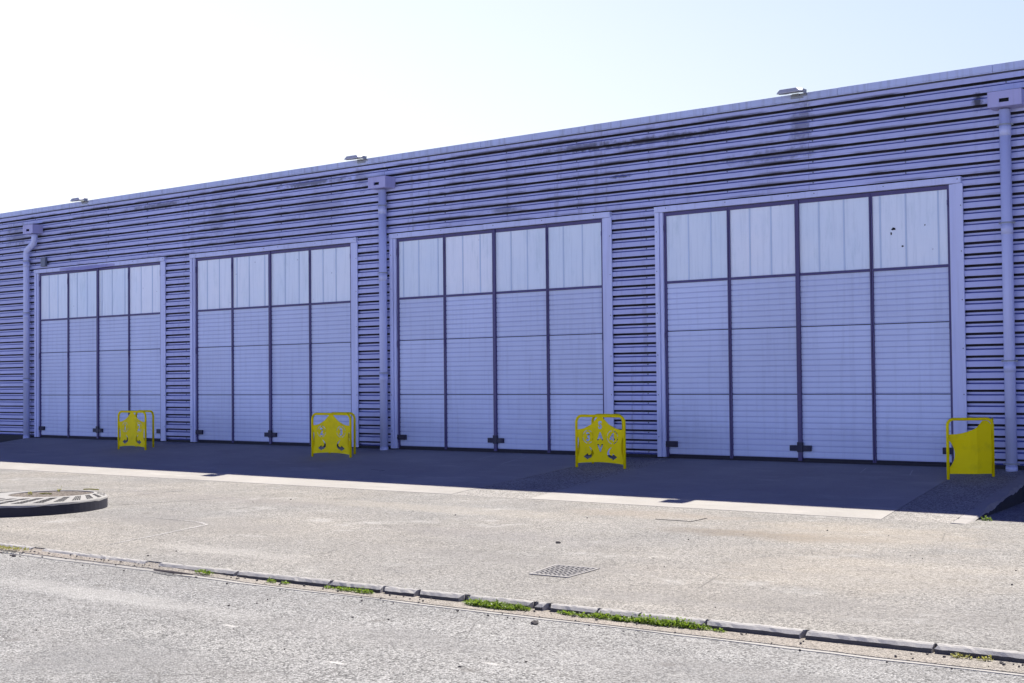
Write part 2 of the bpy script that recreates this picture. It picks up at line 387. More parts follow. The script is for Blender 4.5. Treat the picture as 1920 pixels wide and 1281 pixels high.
# ------------------------------------------------------------------ ground
ZY, ZR, SL = -0.44, -0.515, 0.08       # yard level, road level, apron slope
def apz(x, y): return SL*y            # apron surface
bm = bmesh.new()
v = [bm.verts.new(p) for p in ((-700, -500, ZR), (700, -500, ZR), (700, 700, ZR), (-700, 700, ZR))]; bm.faces.new(v)
tag(finish('road', bm, M_ROAD), kind='structure')
def ks(x): return 0.05*max(0.0, x+13.6)          # the kerb line swings slightly towards the building on the right
bm = bmesh.new(); slab(bm, [(-160, -14.935), (-13.6, -14.935), (60, -14.935+ks(60)), (60, 90), (-160, 90)], lambda x, y: ZY, ZR-0.2)
tag(finish('yard', bm, M_YARD), kind='structure')
# apron: concrete slabs and asphalt strips, sloping from the doors down to the yard (all butt-jointed)
ye = lambda x: -5.60 - max(0, (-x-18))*0.016
def wedge(name, xs0, xs1, mat, top=0.0, y1=0.04):
    bm = bmesh.new()
    (xa0, xa1), (xb0, xb1) = xs0, xs1       # (x at wall, x at foot) of both sides
    ya, yb = ye(xa1), ye(xb1)
    poly = [(xa1, ya), (xb1, yb), (xb0, y1), (xa0, y1)]
    def zf(x, y): return max(SL*y, ZY+0.004)+top if y < 0 else top
    slab(bm, poly, zf, ZR-0.15)
    return finish(name, bm, mat)
tag(wedge('apron_concrete_slab', (-40.3, -38.2), (-17.35, -17.36), M_CONC), kind='structure')
tag(wedge('apron_asphalt_strip', (-17.344, -17.354), (-15.90, -15.50), M_STRIP, -0.004), kind='structure')
tag(wedge('apron_concrete_slab', (-15.894, -15.494), (-9.60, -8.80), M_CONC), kind='structure')
tag(wedge('apron_asphalt_strip', (-9.594, -8.794), (-8.47, -7.742), M_STRIP, -0.004), kind='structure')
bm = bmesh.new()                           # ramped edge kerb at the right end of the apron
N = 60; random.seed(4)
def P(t, side, drop=0, push=0): # side 0 inner, 1 outer
    x0, x1 = (-8.464, -7.736) if side == 0 else (-8.23, -7.497)
    y = 0.02 + (ye(-7.6)-0.02)*t
    return (x0+(x1-x0)*t-push, y, max(SL*y, ZY+0.006)+0.006+drop)
pr = None; chipd = 0
for i in range(N+1):
    t = i/N
    if t < 0.8: chipd = chipd*0.5 + (random.uniform(0, 0.05) if random.random() < 0.35 else 0)
    else: chipd = 0
    joint = 0.012 if i % 10 == 5 else 0
    top = [P(t,0,-joint), P(t,1,-0.006-joint,0.03+chipd), P(t,1,-0.03-chipd*0.9-joint,chipd*0.3)]
    q = [bm.verts.new(p) for p in top] + [bm.verts.new((top[2][0], top[2][1], ZR-0.1)), bm.verts.new((top[0][0], top[0][1], ZR-0.1))]
    if pr:
        for k in range(5):
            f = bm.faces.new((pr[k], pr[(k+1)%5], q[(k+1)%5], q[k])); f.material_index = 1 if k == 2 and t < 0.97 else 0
    else: bm.faces.new(q)
    pr = q
bm.faces.new(pr[::-1])
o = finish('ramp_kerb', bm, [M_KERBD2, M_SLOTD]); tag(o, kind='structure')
o['label'] = 'sloping concrete edge kerb at the right end of the ramp'
# faint chalky scrape lines on the ramp
for i, (xa, ya, xb, yb) in enumerate(((-20.35, -2.35, -20.50, -0.45), (-19.15, -2.3, -19.63, -0.25), (-11.2, -1.1, -11.35, -0.5), (-10.2, -1.2, -10.4, -0.6), (-37.0,-3.2,-36.2,-3.0),(-36.0,-2.2,-35.0,-2.15),(-13.3,-1.4,-12.9,-1.3))):
    bm = bmesh.new(); d = Vector((xb-xa, yb-ya, 0)).normalized(); n = Vector((-d.y, d.x, 0))*0.011
    K = 12; pr = None
    for k in range(K+1):
        t = k/K; x = xa+(xb-xa)*t; y = ya+(yb-ya)*t; w = random.uniform(0.4, 1.2)
        q = [bm.verts.new((x+n.x*w*s, y+n.y*w*s, apz(x, y+n.y*w*s)+0.004)) for s in (-1, 1)]
        if pr: bm.faces.new((pr[0], q[0], q[1], pr[1]))
        pr = q
    tag(finish('scrape_mark', bm, M_SCRATCH), kind='structure')
def faint_line(pts, w):
    bm = bmesh.new(); pr = None; K = 10
    P_ = [Vector(p) for p in pts]
    fine = [P_[i].lerp(P_[i+1], k/K) for i in range(len(P_)-1) for k in range(K)] + [P_[-1]]
    for i, p in enumerate(fine):
        d = (fine[min(i+1, len(fine)-1)]-fine[max(i-1, 0)]).normalized(); n = Vector((-d.y, d.x))*w*random.uniform(0.3, 1.0)*math.sin(math.pi*(i+0.5)/(len(fine)+0.5))**0.5
        q = [bm.verts.new((p.x+n.x*s_, p.y+n.y*s_, ZY+0.004)) for s_ in (-1, 1)]
        if pr: bm.faces.new((pr[0], q[0], q[1], pr[1]))
        pr = q
    tag(finish('faded_line', bm, M_FADED), kind='structure')
M_FADED = asphalt('faded_line_paint', (0.42, 0.405, 0.385), (0.46, 0.44, 0.42), 0.7)
faint_line([(-22.3, -9.6), (-22.5, -8.5), (-22.6, -7.5)], 0.035)
faint_line([(-21.0, -10.9), (-20.7, -9.8), (-20.45, -8.6), (-20.3, -8.0)], 0.04)
faint_line([(-15.8, -14.3), (-16.25, -13.1), (-16.8, -11.8), (-17.3, -11.6), (-18.3, -11.6)], 0.05)
# gutter grit and pale channel along the road side of the kerb
def zleft(x): t = min(1.0, max(0.0, (-11.5-x)/2.5)); return 0.050*t*t*(3-2*t)
def strip(name, pts0, pts1, z, mat, th=0.08):
    bm = bmesh.new(); pr = None
    for (xa, ya), (xb, yb) in zip(pts0, pts1):
        ra = zleft(xa)*(1.0 if name == 'gutter' else 0.3); rb = zleft(xa)*(0.32 if name == 'gutter' else 0.0)
        q = [bm.verts.new((xa, ya, z+ra)), bm.verts.new((xb, yb, z+rb)), bm.verts.new((xb, yb, z-th)), bm.verts.new((xa, ya, z-th))]
        if pr:
            for k in range(4): bm.faces.new((pr[k], pr[(k+1)%4], q[(k+1)%4], q[k]))
        else: bm.faces.new(q)
        pr = q
    bm.faces.new(pr[::-1])
    return finish(name, bm, mat)
random.seed(11)
xs = [-60+i*0.35 for i in range(200)]
far = [(x, -14.945) for x in xs]
mid = [(x, -15.125+0.030*max(0, x+11.0)+0.012*math.sin(x*1.7)+random.uniform(-.010,.010)) for x in xs]
far = [(x, -14.945+ks(x)) for x in xs]
near = [(x, m[1]-0.05-0.025*math.sin(x*0.9)**2+random.uniform(-.014,.014)) for x, m in zip(xs, mid)]
tag(strip('gutter', far, [(x, y-0.004) for x, y in mid], ZR+0.012, M_GUTTER), kind='structure')
tag(strip('channel_strip', [(x, y-0.008) for x, y in mid], near, ZR+0.006, M_STRIPW), kind='structure')

# kerb stones, each its own thing
def kerb_stone(x0, x1, top, seed, label, round_=True):
    rnd = random.Random(seed); bm = bmesh.new(); L = x1-x0-0.02; n = max(3, int(L/0.05))
    prof = [(-0.0, ZR-0.1), (-0.0, top), (-0.038, top+0.001), (-0.060, top-0.008), (-0.090, top-0.034), (-0.098, ZR-0.1)]
    rows = []
    for i in range(n+1):
        x = L*i/n
        chip = rnd.random() < 0.06
        row = []
        for k, (yy, zz) in enumerate(prof):
            dz = rnd.uniform(-0.003, 0.003) if 0 < k < 5 else 0; dy = rnd.uniform(-0.004, 0.004) if k > 1 else 0
            if chip and k in (2, 3): dz -= rnd.uniform(0.002, 0.012); dy += rnd.uniform(0.0, 0.012)
            row.append(bm.verts.new((x+(rnd.uniform(-.02,.02) if i in (0,n) and k>1 else 0), -14.937+yy+dy+ks(x0+x), zz+dz)))
        rows.append(row)
    for i in range(n):
        for k in range(len(prof)-1):
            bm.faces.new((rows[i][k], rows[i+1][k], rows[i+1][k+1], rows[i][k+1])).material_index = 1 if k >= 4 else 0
    bm.faces.new(rows[0]); bm.faces.new(rows[-1][::-1])
    for vv in bm.verts: vv.co.x += 0.0
    o = finish('kerb_stone', bm, [M_KERB, M_KSHADE]); o.location = (x0+0.01, 0, 0)
    tag(o, label, 'kerb stone', 'kerb stones between yard and road'); return o
T = ZY+0.004
KS = [(-19.6, -18.0, T, 'low kerb stone out of sight beyond the left edge'),
      (-17.95, -16.42, T, 'low kerb stone with yellow-green weeds, at the left edge of the picture'),
      (-16.15, -14.95, T-0.004, 'nearly flush kerb stone just right of the gap in the kerb, below the round planter'),
      (-14.95, -13.98, T-0.003, 'short kerb stone left of the break with the dark stick below it'),
      (-13.70, -12.38, T, 'kerb stone right of the break, with a small weed tuft below its right part'),
      (-12.36, -10.94, T, 'long clean kerb stone with two tiny weed sprigs under it'),
      (-10.92, -10.18, T, 'kerb stone with a narrow weed tuft at its left foot'),
      (-10.15, -9.73, T-0.003, 'very short low broken kerb piece left of a twin piece'),
      (-9.68, -9.14, T-0.002, 'short kerb piece ending at a crumbled gap left of the big weed tuft'),
      (-9.04, -8.30, T, 'kerb stone behind the separate bushy weed tuft, below the square grate'),
      (-8.24, -8.12, T-0.003, 'tiny kerb fragment wedged between two longer stones'),
      (-8.08, -7.55, T, 'kerb stone at the left end of the long weed strip'),
      (-7.53, -7.10, T, 'short pale kerb stone above the long weed strip'),
      (-7.09, -6.42, T, 'kerb stone behind the densest clump of green weeds'),
      (-6.40, -5.49, T, 'chipped kerb stone just right of the weeds'),
      (-5.47, -4.39, T, 'rounded kerb stone with broken right end, near the right edge of the picture'),
      (-4.37, -3.20, T, 'rounded chipped kerb stone running out at the right edge of the picture')]
for i, (a, b, t, l) in enumerate(KS[1:]): kerb_stone(a, b, t, 20+i, l)

# ------------------------------------------------------------------ weeds
zg = ZR+0.012
def weeds(name, spots, mat, label, kind='stuff', cat='weeds', size=0.035):
    bm = bmesh.new(); rnd = random.Random(hash(label) % 1000 if False else len(label)*7)
    for (x, y, z, r, n, h) in spots:
        if y < -15 and z == zg: y += 0.055+ks(x); z += zleft(x)*0.8
        for _ in range(int(n*0.75)):
            a = rnd.uniform(0, 2*math.pi); q = r*math.sqrt(rnd.random())
            bx, by = x+math.cos(a)*q*2.2, y+math.sin(a)*q*0.5
            hh = h*rnd.choice([rnd.uniform(0.15, 0.7), rnd.uniform(0.2, 0.9), rnd.uniform(0.5, 1.35)])*(1-0.6*q/r)
            lean = Vector((rnd.uniform(-1, 1), rnd.uniform(-1, 1), 0))*hh*0.6
            base = Vector((bx, by, z)); tip = base+lean+Vector((0, 0, hh))
            # stem
            s = Vector((0.0018, 0, 0)); bm.faces.new([bm.verts.new(p) for p in (base-s, base+s, tip+s*0.5, tip-s*0.5)])
            for k in range(rnd.randint(2, 4)):
                t = rnd.uniform(0.4, 1.0); c = base.lerp(tip, t)
                d = Vector((rnd.uniform(-1, 1), rnd.uniform(-1, 1), rnd.uniform(-0.2, 0.9))).normalized()
                w = d.cross(Vector((rnd.uniform(-1,1), rnd.uniform(-1,1), 1))).normalized()
                l = size*rnd.uniform(0.4, 1.0)
                bm.faces.new([bm.verts.new(p) for p in (c, c+d*l*0.5+w*l*0.28, c+d*l, c+d*l*0.5-w*l*0.28)])
    o = finish(name, bm, mat, recalc=False)
    if kind: tag(o, label, cat, kind=kind)
    else: tag(o, label, cat)
    return o
weeds('weeds', [(-17.3,-15.20,zg,.2,160,.03), (-16.9,-15.2,zg,.16,120,.025), (-16.55,-15.16,zg,.12,70,.03)], M_WEEDY, 'thin yellow-green moss and weeds in the gutter at the left edge')
weeds('weeds', [(-12.83,-15.17,zg,.05,45,.06), (-12.7,-15.17,zg,.04,35,.05)], M_WEED, 'small green weed sprigs under the kerb right of its break')
weeds('weeds', [(-11.72,-15.15,zg,.03,30,.05), (-11.5,-15.16,zg,.03,26,.05)], M_WEED, 'two tiny weed sprigs under the long clean kerb stone')
weeds('weeds', [(-10.62,-15.16,zg,.06,90,.06),(-10.35,-15.17,zg,.07,110,.05),(-10.85,-15.14,zg,.03,25,.04)], M_WEED, 'narrow green weed tuft at the foot of the kerb, left of the short kerb pieces')
weeds('weeds', [(-8.80,-15.18,zg,.09,240,.08),(-8.58,-15.20,zg,.10,280,.08),(-8.36,-15.15,zg,.06,120,.07),(-8.95,-15.13,zg,.05,60,.05)], M_WEED, 'bushy separate green weed tuft in the gutter below the square grate')
weeds('weeds', [(-7.88+i*0.137, -15.135-0.02*((i*7)%3), zg, (0.03,0.045,0.04,0.05,0.075,0.05,0.07,0.08,0.055,0.09,0.06)[i], (28,50,40,60,130,60,120,150,70,190,60)[i], (.035,.045,.04,.05,.075,.05,.07,.085,.055,.10,.05)[i]) for i in range(11)], M_WEED, 'long strip of bright green weeds growing in the gutter against the kerb')
weeds('weeds', [(-6.38,-15.14,zg,.04,50,.05),(-6.22,-15.16,zg,.03,20,.03)], M_WEED, 'two little weed sprigs just right of the long weed strip')
weeds('weeds', [(-4.12,-15.15,zg,.04,30,.05),(-3.95,-15.15,zg,.03,16,.05)], M_WEEDY, 'sparse yellowish weed sprigs under the kerb near the right edge')
weeds('weed_plant', [(-7.44,-4.95,ZY,.035,45,.10)], M_WEED, 'single small green plant at the foot of the ramp kerb', kind=None, cat='plant')

# ------------------------------------------------------------------ gratings in the ground
def drain_grate(name, poly, z, nx, ny, label, fill, bar=M_IRON, frame=0.03, inset=0.2):
    """poly: 4 ground corners, in order"""
    P = [Vector((x, y, z(x, y))) for x, y in poly]
    ctr = sum(P, Vector())/4
    root = empty(name, ctr); tag(root, label, 'drain grate')
    def at(u, w): return (P[0].lerp(P[1], u)).lerp(P[3].lerp(P[2], u), w) - ctr
    def quad(bm, u0, u1, w0, w1, h0, h1):
        c = [at(u0,w0), at(u1,w0), at(u1,w1), at(u0,w1)]
        a = [bm.verts.new(p+Vector((0,0,h0))) for p in c]; b = [bm.verts.new(p+Vector((0,0,h1))) for p in c]
        bm.faces.new(b); bm.faces.new(a[::-1])
        for k in range(4): bm.faces.new((a[k], a[(k+1)%4], b[(k+1)%4], b[k]))
    bm = bmesh.new(); quad(bm, 0, 1, 0, 1, 0.001, 0.004); finish('pit', bm, M_DARK, root)
    bm = bmesh.new(); e = 0.05
    for a in ((0,1,0,e),(0,1,1-e,1),(0,e,e,1-e),(1-e,1,e,1-e)): quad(bm, *a, 0.002, 0.011)
    finish('frame', bm, bar, root)
    bm = bmesh.new(); g = 0.02
    if ny > 1:
        for i in range(nx):
            for j in range(ny):
                u0 = e+g+(1-2*e-g)*i/nx; u1 = e+(1-2*e-g)*(i+1)/nx*1.0
                w0 = e+g+(1-2*e-g)*j/ny; w1 = e+(1-2*e-g)*(j+1)/ny
                o = 0.5*(u1-u0)*((j % 2)*0.5)*fill
                quad(bm, u0+o, u0+(u1-u0)*fill+o, w0, w0+(w1-w0)*fill, 0.0045, 0.010)
    else:
        for i in range(nx):
            u0 = e+(1-2*e)*(i+0.25)/nx; u1 = u0+(1-2*e)/nx*fill
            quad(bm, u0, u1, e, 1-e, 0.0045, 0.010)
    finish('grating', bm, bar, root)
    return root
drain_grate('drain_grate', [(-9.50,-13.24),(-8.98,-13.22),(-9.11,-12.44),(-9.72,-12.47)], lambda x,y: ZY, 8, 9, 'square waffle drain grate set in the sunlit yard above the weeds', 0.74)
M_IRON2 = concrete('dark_iron', (0.10, 0.10, 0.105), 0.3)
drain_grate('drain_grate', [(-21.93,-3.72),(-21.31,-3.86),(-21.29,-3.30),(-21.83,-3.25)], apz, 12, 1, 'dark slotted drain grate in the shaded concrete ramp', 0.5, M_IRON2)
# flush inspection cover
root = empty('inspection_cover', (-11.31, -7.16, ZY)); tag(root, 'flush square inspection cover outlined by a dark joint in the yard', 'manhole cover')
bm = bmesh.new(); c = [(-.31,-.29),(.35,-.28),(.29,.28),(-.34,.27)]
vs = [bm.verts.new((x, y, 0.003)) for x, y in c]; bm.faces.new(vs); finish('joint', bm, M_DARK, root)
bm = bmesh.new(); slab(bm, [(x*0.94, y*0.94) for x, y in c], lambda x, y: 0.007, 0.0035); finish('lid', bm, M_YARD, root)

# ------------------------------------------------------------------ round concrete planter ring at the left
RC = Vector((-21.70, -11.98, ZY)); RO = 1.52; ZT = 0.19
IC = Vector((0.52, 0.36, 0)); RI = 0.70
root = empty('planter_ring', RC); tag(root, 'low round concrete ring with dark slotted grates around gravel, left in the yard', 'planter ring')
def rp(t, k, z):   # k=0 inner rim, 1 outer rim ; centres blend
    a = Vector((math.cos(t)*RI, math.sin(t)*RI, 0))+IC; b = Vector((math.cos(t)*RO, math.sin(t)*RO, 0))
    p = a.lerp(b, k); p.z = z; return p
NS = 72; rnd = random.Random(5)
bm = bmesh.new(); rings = []
prof = [(1.0, -0.12, 1), (1.0, ZT-0.03, 1), (0.985, ZT-0.004, 0), (0.90, ZT+0.012, 0), (0.12, ZT+0.075, 0), (0.0, ZT+0.075, 0), (0.0, ZT-0.05, 0)]
for k, z, m_ in prof:
    rings.append([bm.verts.new(rp(2*math.pi*i/NS, k, z+(rnd.uniform(-.014,.003) if 0 < z < ZT else 0))) for i in range(NS)])
for j in range(len(prof)-1):
    for i in range(NS):
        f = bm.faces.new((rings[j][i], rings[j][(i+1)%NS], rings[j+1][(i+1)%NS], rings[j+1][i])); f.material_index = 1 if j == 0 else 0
finish('ring_wall', bm, [M_RING, M_RINGSHADE], root)
bm = bmesh.new(); vs = [bm.verts.new(rp(2*math.pi*i/NS, 0, ZT+0.060)*1.0) for i in range(NS)]; bm.faces.new(vs)
finish('gravel_fill', bm, M_SOIL, root)
M_SLOT = concrete('slot_shade', (0.030, 0.028, 0.030), 0.2)  # dark quads paint the shade inside the open slots
NG = 26
for i in range(NG):
    t = 2*math.pi*(i+0.5)/NG; bm = bmesh.new()
    for a in range(4):
        for b in range(3):
            t0 = t+(a-2)*0.034; t1 = t0+0.024; k0 = 0.24+b*0.215; k1 = k0+0.175
            def zz(k): return ZT+0.012+(0.90-k)/0.78*0.063+0.004
            q = [bm.verts.new(rp(tt, kk, zz(kk))) for tt, kk in ((t0,k0),(t1,k0),(t1,k1),(t0,k1))]; bm.faces.new(q)
    finish('slot_shade_quads', bm, M_SLOT, root)
for nm, lab, pts in (('fallen_twig', 'pale twig lying on the middle of the gravel in the round planter', [(-.28,-.05,.0),(-.12,-.02,.02),(.06,-.04,.015)]),
                ('fallen_twig', 'yellow-white twig lying on the far right rim of the round planter', [(.05,.60,.05),(.15,.66,.055),(.30,.74,.045)])):
    bm = bmesh.new(); tube(bm, [RC+IC+Vector(p)+Vector((0,0,ZT+0.06)) for p in pts], 0.010, 6)
    tag(finish(nm, bm, M_WEEDY), lab, 'twig', 'twigs on the round planter')
weeds('weed_plant', [(RC.x+IC.x-0.30, RC.y+IC.y-0.22, ZY+ZT+0.06, .02, 22, .08)], M_WEEDY, 'small yellow weed on the front of the planter gravel', kind=None, cat='plant')
weeds('weed_plant', [(RC.x+IC.x-0.42, RC.y+IC.y+0.42, ZY+ZT+0.06, .015, 14, .10)], M_WEEDY, 'small yellow weed at the back rim of the planter', kind=None, cat='plant')

# ------------------------------------------------------------------ loose stones and stick
stuff_pts = [(random.uniform(-17.5, -3.2), random.choice([-15.2, -15.25, -15.16, -15.42, -15.6])+random.uniform(-.06, .06), ZR+0.014) for _ in range(170)]
stuff_pts += [(random.uniform(-22, -3.5), random.uniform(-14.8, -6), ZY) for _ in range(30)]
stuff_pts += [(random.uniform(-12, -3), random.uniform(-19, -15.7), ZR) for _ in range(16)]
bm = bmesh.new(); rnd = random.Random(9)
for x, y, z in stuff_pts:
    if z == ZR+0.014: y += 0.10+ks(x)*0.9; z += zleft(x)*0.7
    r = rnd.choice([0.006, 0.008, 0.010, 0.013]); mtx = Matrix.Translation((x, y, z+r*0.5)) @ Matrix.Rotation(rnd.uniform(0, 6), 4, 'Z') @ Matrix.Diagonal((r*rnd.uniform(.8,1.6), r*rnd.uniform(.7,1.2), r*0.8, 1))
    g = bmesh.ops.create_icosphere(bm, subdivisions=1, radius=1, matrix=mtx)
    for v in g['verts']: v.co += Vector((rnd.uniform(-1,1), rnd.uniform(-1,1), rnd.uniform(-1,1)))*r*0.25
tag(finish('grit', bm, M_STONE), 'small dark stones and grit scattered in the gutter and yard', 'grit', kind='stuff')
for (x, y, z, r, lab) in ((-10.98, -10.73, ZY, .030, 'small brown stone alone in the middle of the sunlit yard'), (-7.8, -15.32, ZR, .032, 'dark angular stone on the road just below the weed strip'),
                          (-16.3, -15.32, ZR, .028, 'dark pebble on the road edge at far left')):
    bm = bmesh.new(); bmesh.ops.create_icosphere(bm, subdivisions=2, radius=r, matrix=Matrix.Diagonal((1.3, .9, .6, 1)))
    for v in bm.verts: v.co += Vector((rnd.uniform(-1,1), rnd.uniform(-1,1), rnd.uniform(-1,1)))*r*0.15
    o = finish('loose_stone', bm, M_STONE); o.location = (x, y, z+r*0.4); tag(o, lab, 'stone')
bm = bmesh.new(); tube(bm, [(-13.55,-15.19,ZR+.03),(-13.2,-15.22,ZR+.035),(-12.85,-15.18,ZR+.03)], [0.012,0.018,0.008], 6)
tag(finish('fallen_stick', bm, M_WOOD), 'dark stick lying across the pale channel below the break in the kerb', 'stick')

# ------------------------------------------------------------------ the building
X0, X1, DEPTH, ZTOP = -58.0, 8.0, 22.0, 7.215
bld = empty('garage_building', (-25, 0, 0))
tag(bld, 'long lilac ribbed metal garage building with four tall folding doors', 'garage building')
OFF = Vector((-25, 0, 0))
def part(name, bm, mats, parent=bld, **k):
    o = finish(name, bm, mats, None, **k)
    o.parent = parent; o.matrix_parent_inverse = parent.matrix_world.inverted() if False else Matrix.Identity(4)
    # geometry is written in world coordinates: undo the parents' offset
    p = parent; off = Vector()
    while p: off += Vector(p.location); p = p.parent
    o.location = -off
    return o
DOORL = [-39.799, -31.907, -24.009, -16.121]; DW = 6.285; DH = 5.254
ZLIN0, ZLIN1 = 5.262, 5.385
# structural core behind the cladding (with dark recesses behind the doors)
bm = bmesh.new()
box(bm, X0+0.02, X1-0.02, 0.16, DEPTH, -0.6, 7.05)
part('wall_core', bm, M_DARK)
P = 0.2094; ZB = 3.3217
def rib_profile(z0, z1):
    """list of (y,z,mat) down the wall between z1 (top) and z0 (bottom)"""
    pts = []
    k = math.ceil((z1-ZB)/P)
    while ZB+k*P > z0-P:
        zt = ZB+k*P
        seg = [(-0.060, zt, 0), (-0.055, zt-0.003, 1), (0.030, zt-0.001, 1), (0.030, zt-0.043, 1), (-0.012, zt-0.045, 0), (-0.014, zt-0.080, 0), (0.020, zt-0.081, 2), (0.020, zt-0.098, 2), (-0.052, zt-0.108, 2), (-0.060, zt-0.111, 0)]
        pts += seg; k -= 1
    out = []
    for i in range(len(pts)-1):
        (ya, za, ma), (yb, zb, mb) = pts[i], pts[i+1]
        if za <= z0 or zb >= z1: continue
        if za > z1: t = (z1-za)/(zb-za); ya, za = ya+(yb-ya)*t, z1
        if zb < z0: t = (z0-za)/(zb-za); yb, zb = ya+(yb-ya)*t, z0
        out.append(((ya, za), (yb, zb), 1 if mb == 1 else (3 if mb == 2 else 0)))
    return out
SEAMS = [-30.272, -24.377, -18.482, -12.672]; st = 5.87
seams = sorted([X0, X1] + SEAMS + [-30.272-st*i for i in range(1, 5) if -30.272-st*i > X0] + [-12.672+st*i for i in range(1, 4) if -12.672+st*i < X1])
def clad(bm, x0, x1, z0, z1, dy=0.0):
    for (ya, za), (yb, zb), mi in rib_profile(z0, z1):
        f = bm.faces.new([bm.verts.new(p) for p in ((x0, ya+dy, za), (x1, ya+dy, za), (x1, yb+dy, zb), (x0, yb+dy, zb))]); f.material_index = mi
        # close the sheet's thickness at its ends
def screws(bm, x, z0, z1, y=-0.014):
    k = math.ceil((z1-ZB)/P)
    while ZB+k*P > z0:
        z = ZB+k*P-0.062
        if z0 < z < z1:
            box(bm, x-0.011, x+0.011, y-0.012, y+0.004, z-0.011, z+0.011, 2)
        k -= 1
upper = [(a, b) for a, b in zip(seams[:-1], seams[1:])]
for i, (a, b) in enumerate(upper):
    bm = bmesh.new(); clad(bm, a+0.0015, b-0.0015, ZLIN1-0.02, ZTOP, 0.0 if i % 2 else 0.003)
    for xx in (a+0.07, a+st*0.34, a+st*0.67): screws(bm, xx, ZLIN1, ZTOP)
    o = part('cladding_sheet', bm, [M_CLAD, M_SHADEGRIME, M_BOX, M_LAPSHADE], recalc=False)
# cladding of the piers and side stretches
JL, JR = 0.18, 0.255          # jamb widths left and right of a door
piers = []
prev = X0
for L in DOORL: piers.append((prev, L-JL)); prev = L+DW+JR
piers.append((prev, X1))
for i, (a, b) in enumerate(piers):
    bm = bmesh.new(); xs_ = [a] + [s for s in seams if a+0.5 < s < b-0.5] + [b]
    xs_[0] -= 0.09 if i else 0; xs_[-1] += 0.09 if i < 4 else 0
    for x0_, x1_ in zip(xs_[:-1], xs_[1:]): clad(bm, x0_+0.001, x1_-0.001, 0.07, ZLIN1-0.021, 0.014)
    scr = [b-0.28] if b-a < 3 else ([b-0.28-1.97*k for k in range(int((b-a)/1.97))])
    for xx in scr: screws(bm, xx, 0.1, ZLIN1-0.03, 0.0)
    o = part('cladding_sheet', bm, [M_CLAD, M_SHADEGRIME, M_BOX, M_LAPSHADE], recalc=False)
# plinth
for i, (a, b) in enumerate(piers):
    bm = bmesh.new(); box(bm, a, b, -0.02, 0.15, -0.9, 0.065); part('plinth', bm, M_SLOTD)
# parapet cap, drip and roof
bm = bmesh.new()
cs = [X0-0.05]; x = -48.6
while x < X1: cs.append(x); x += 3.05
cs.append(X1+0.05)
for i in range(len(cs)-1):
    a, b = cs[i]+0.003, cs[i+1]-0.003
    d = 0.002*(i % 2)
    box(bm, a, b, -0.115-d, 0.30, 7.235, 7.365+d)
    box(bm, a, b, -0.105-d, -0.092, 7.215, 7.2345)
part('parapet_cap', bm, M_CAP, bevel=0.006)
bm = bmesh.new(); box(bm, X0, X1, -0.085, -0.002, 7.2155, 7.234); part('drip_rail', bm, M_GAL)
bm = bmesh.new(); box(bm, X0, X1, 0.301, DEPTH, 7.051, 7.16); part('roof', bm, M_ROOF)
for xa, xb in ((X0-0.04, X0+0.0195), (X1-0.0195, X1+0.04)):
    bm = bmesh.new(); box(bm, xa, xb, 0.0, DEPTH, -0.6, 7.2); part('end_wall', bm, M_CLAD)

# doors ---------------------------------------------------------------
YF = -0.010            # front of the steel frame
ZW0, ZW1 = 3.726, 3.780   # transom
LEAF = DW/4
def leaf_panel(bm, x0, x1, z0, z1, y=0.022):
    """fine horizontal ribs"""
    p = 0.1128; pts = [(y, z1)]; z = z1
    n = int(round((z1-z0)/p)); p = (z1-z0)/n
    for i in range(n):
        zt = z1-i*p
        pts += [(y-0.004, zt-p*0.3), (y-0.004, zt-p*0.55), (y-0.001, zt-p+0.022), (y+0.011, zt-p+0.020), (y+0.011, zt-p+0.004), (y, zt-p)]
        # shallow mid crease
    for (ya, za), (yb, zb) in zip(pts[:-1], pts[1:]):
        f = bm.faces.new([bm.verts.new(q) for q in ((x0, ya, za), (x1, ya, za), (x1, yb, zb), (x0, yb, zb))])
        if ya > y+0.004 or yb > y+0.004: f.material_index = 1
PANE_J = [(-.02, .30, .62), (.28, .63, 1.2), (.10, .44, .86), (.36, .72, 1.2)]
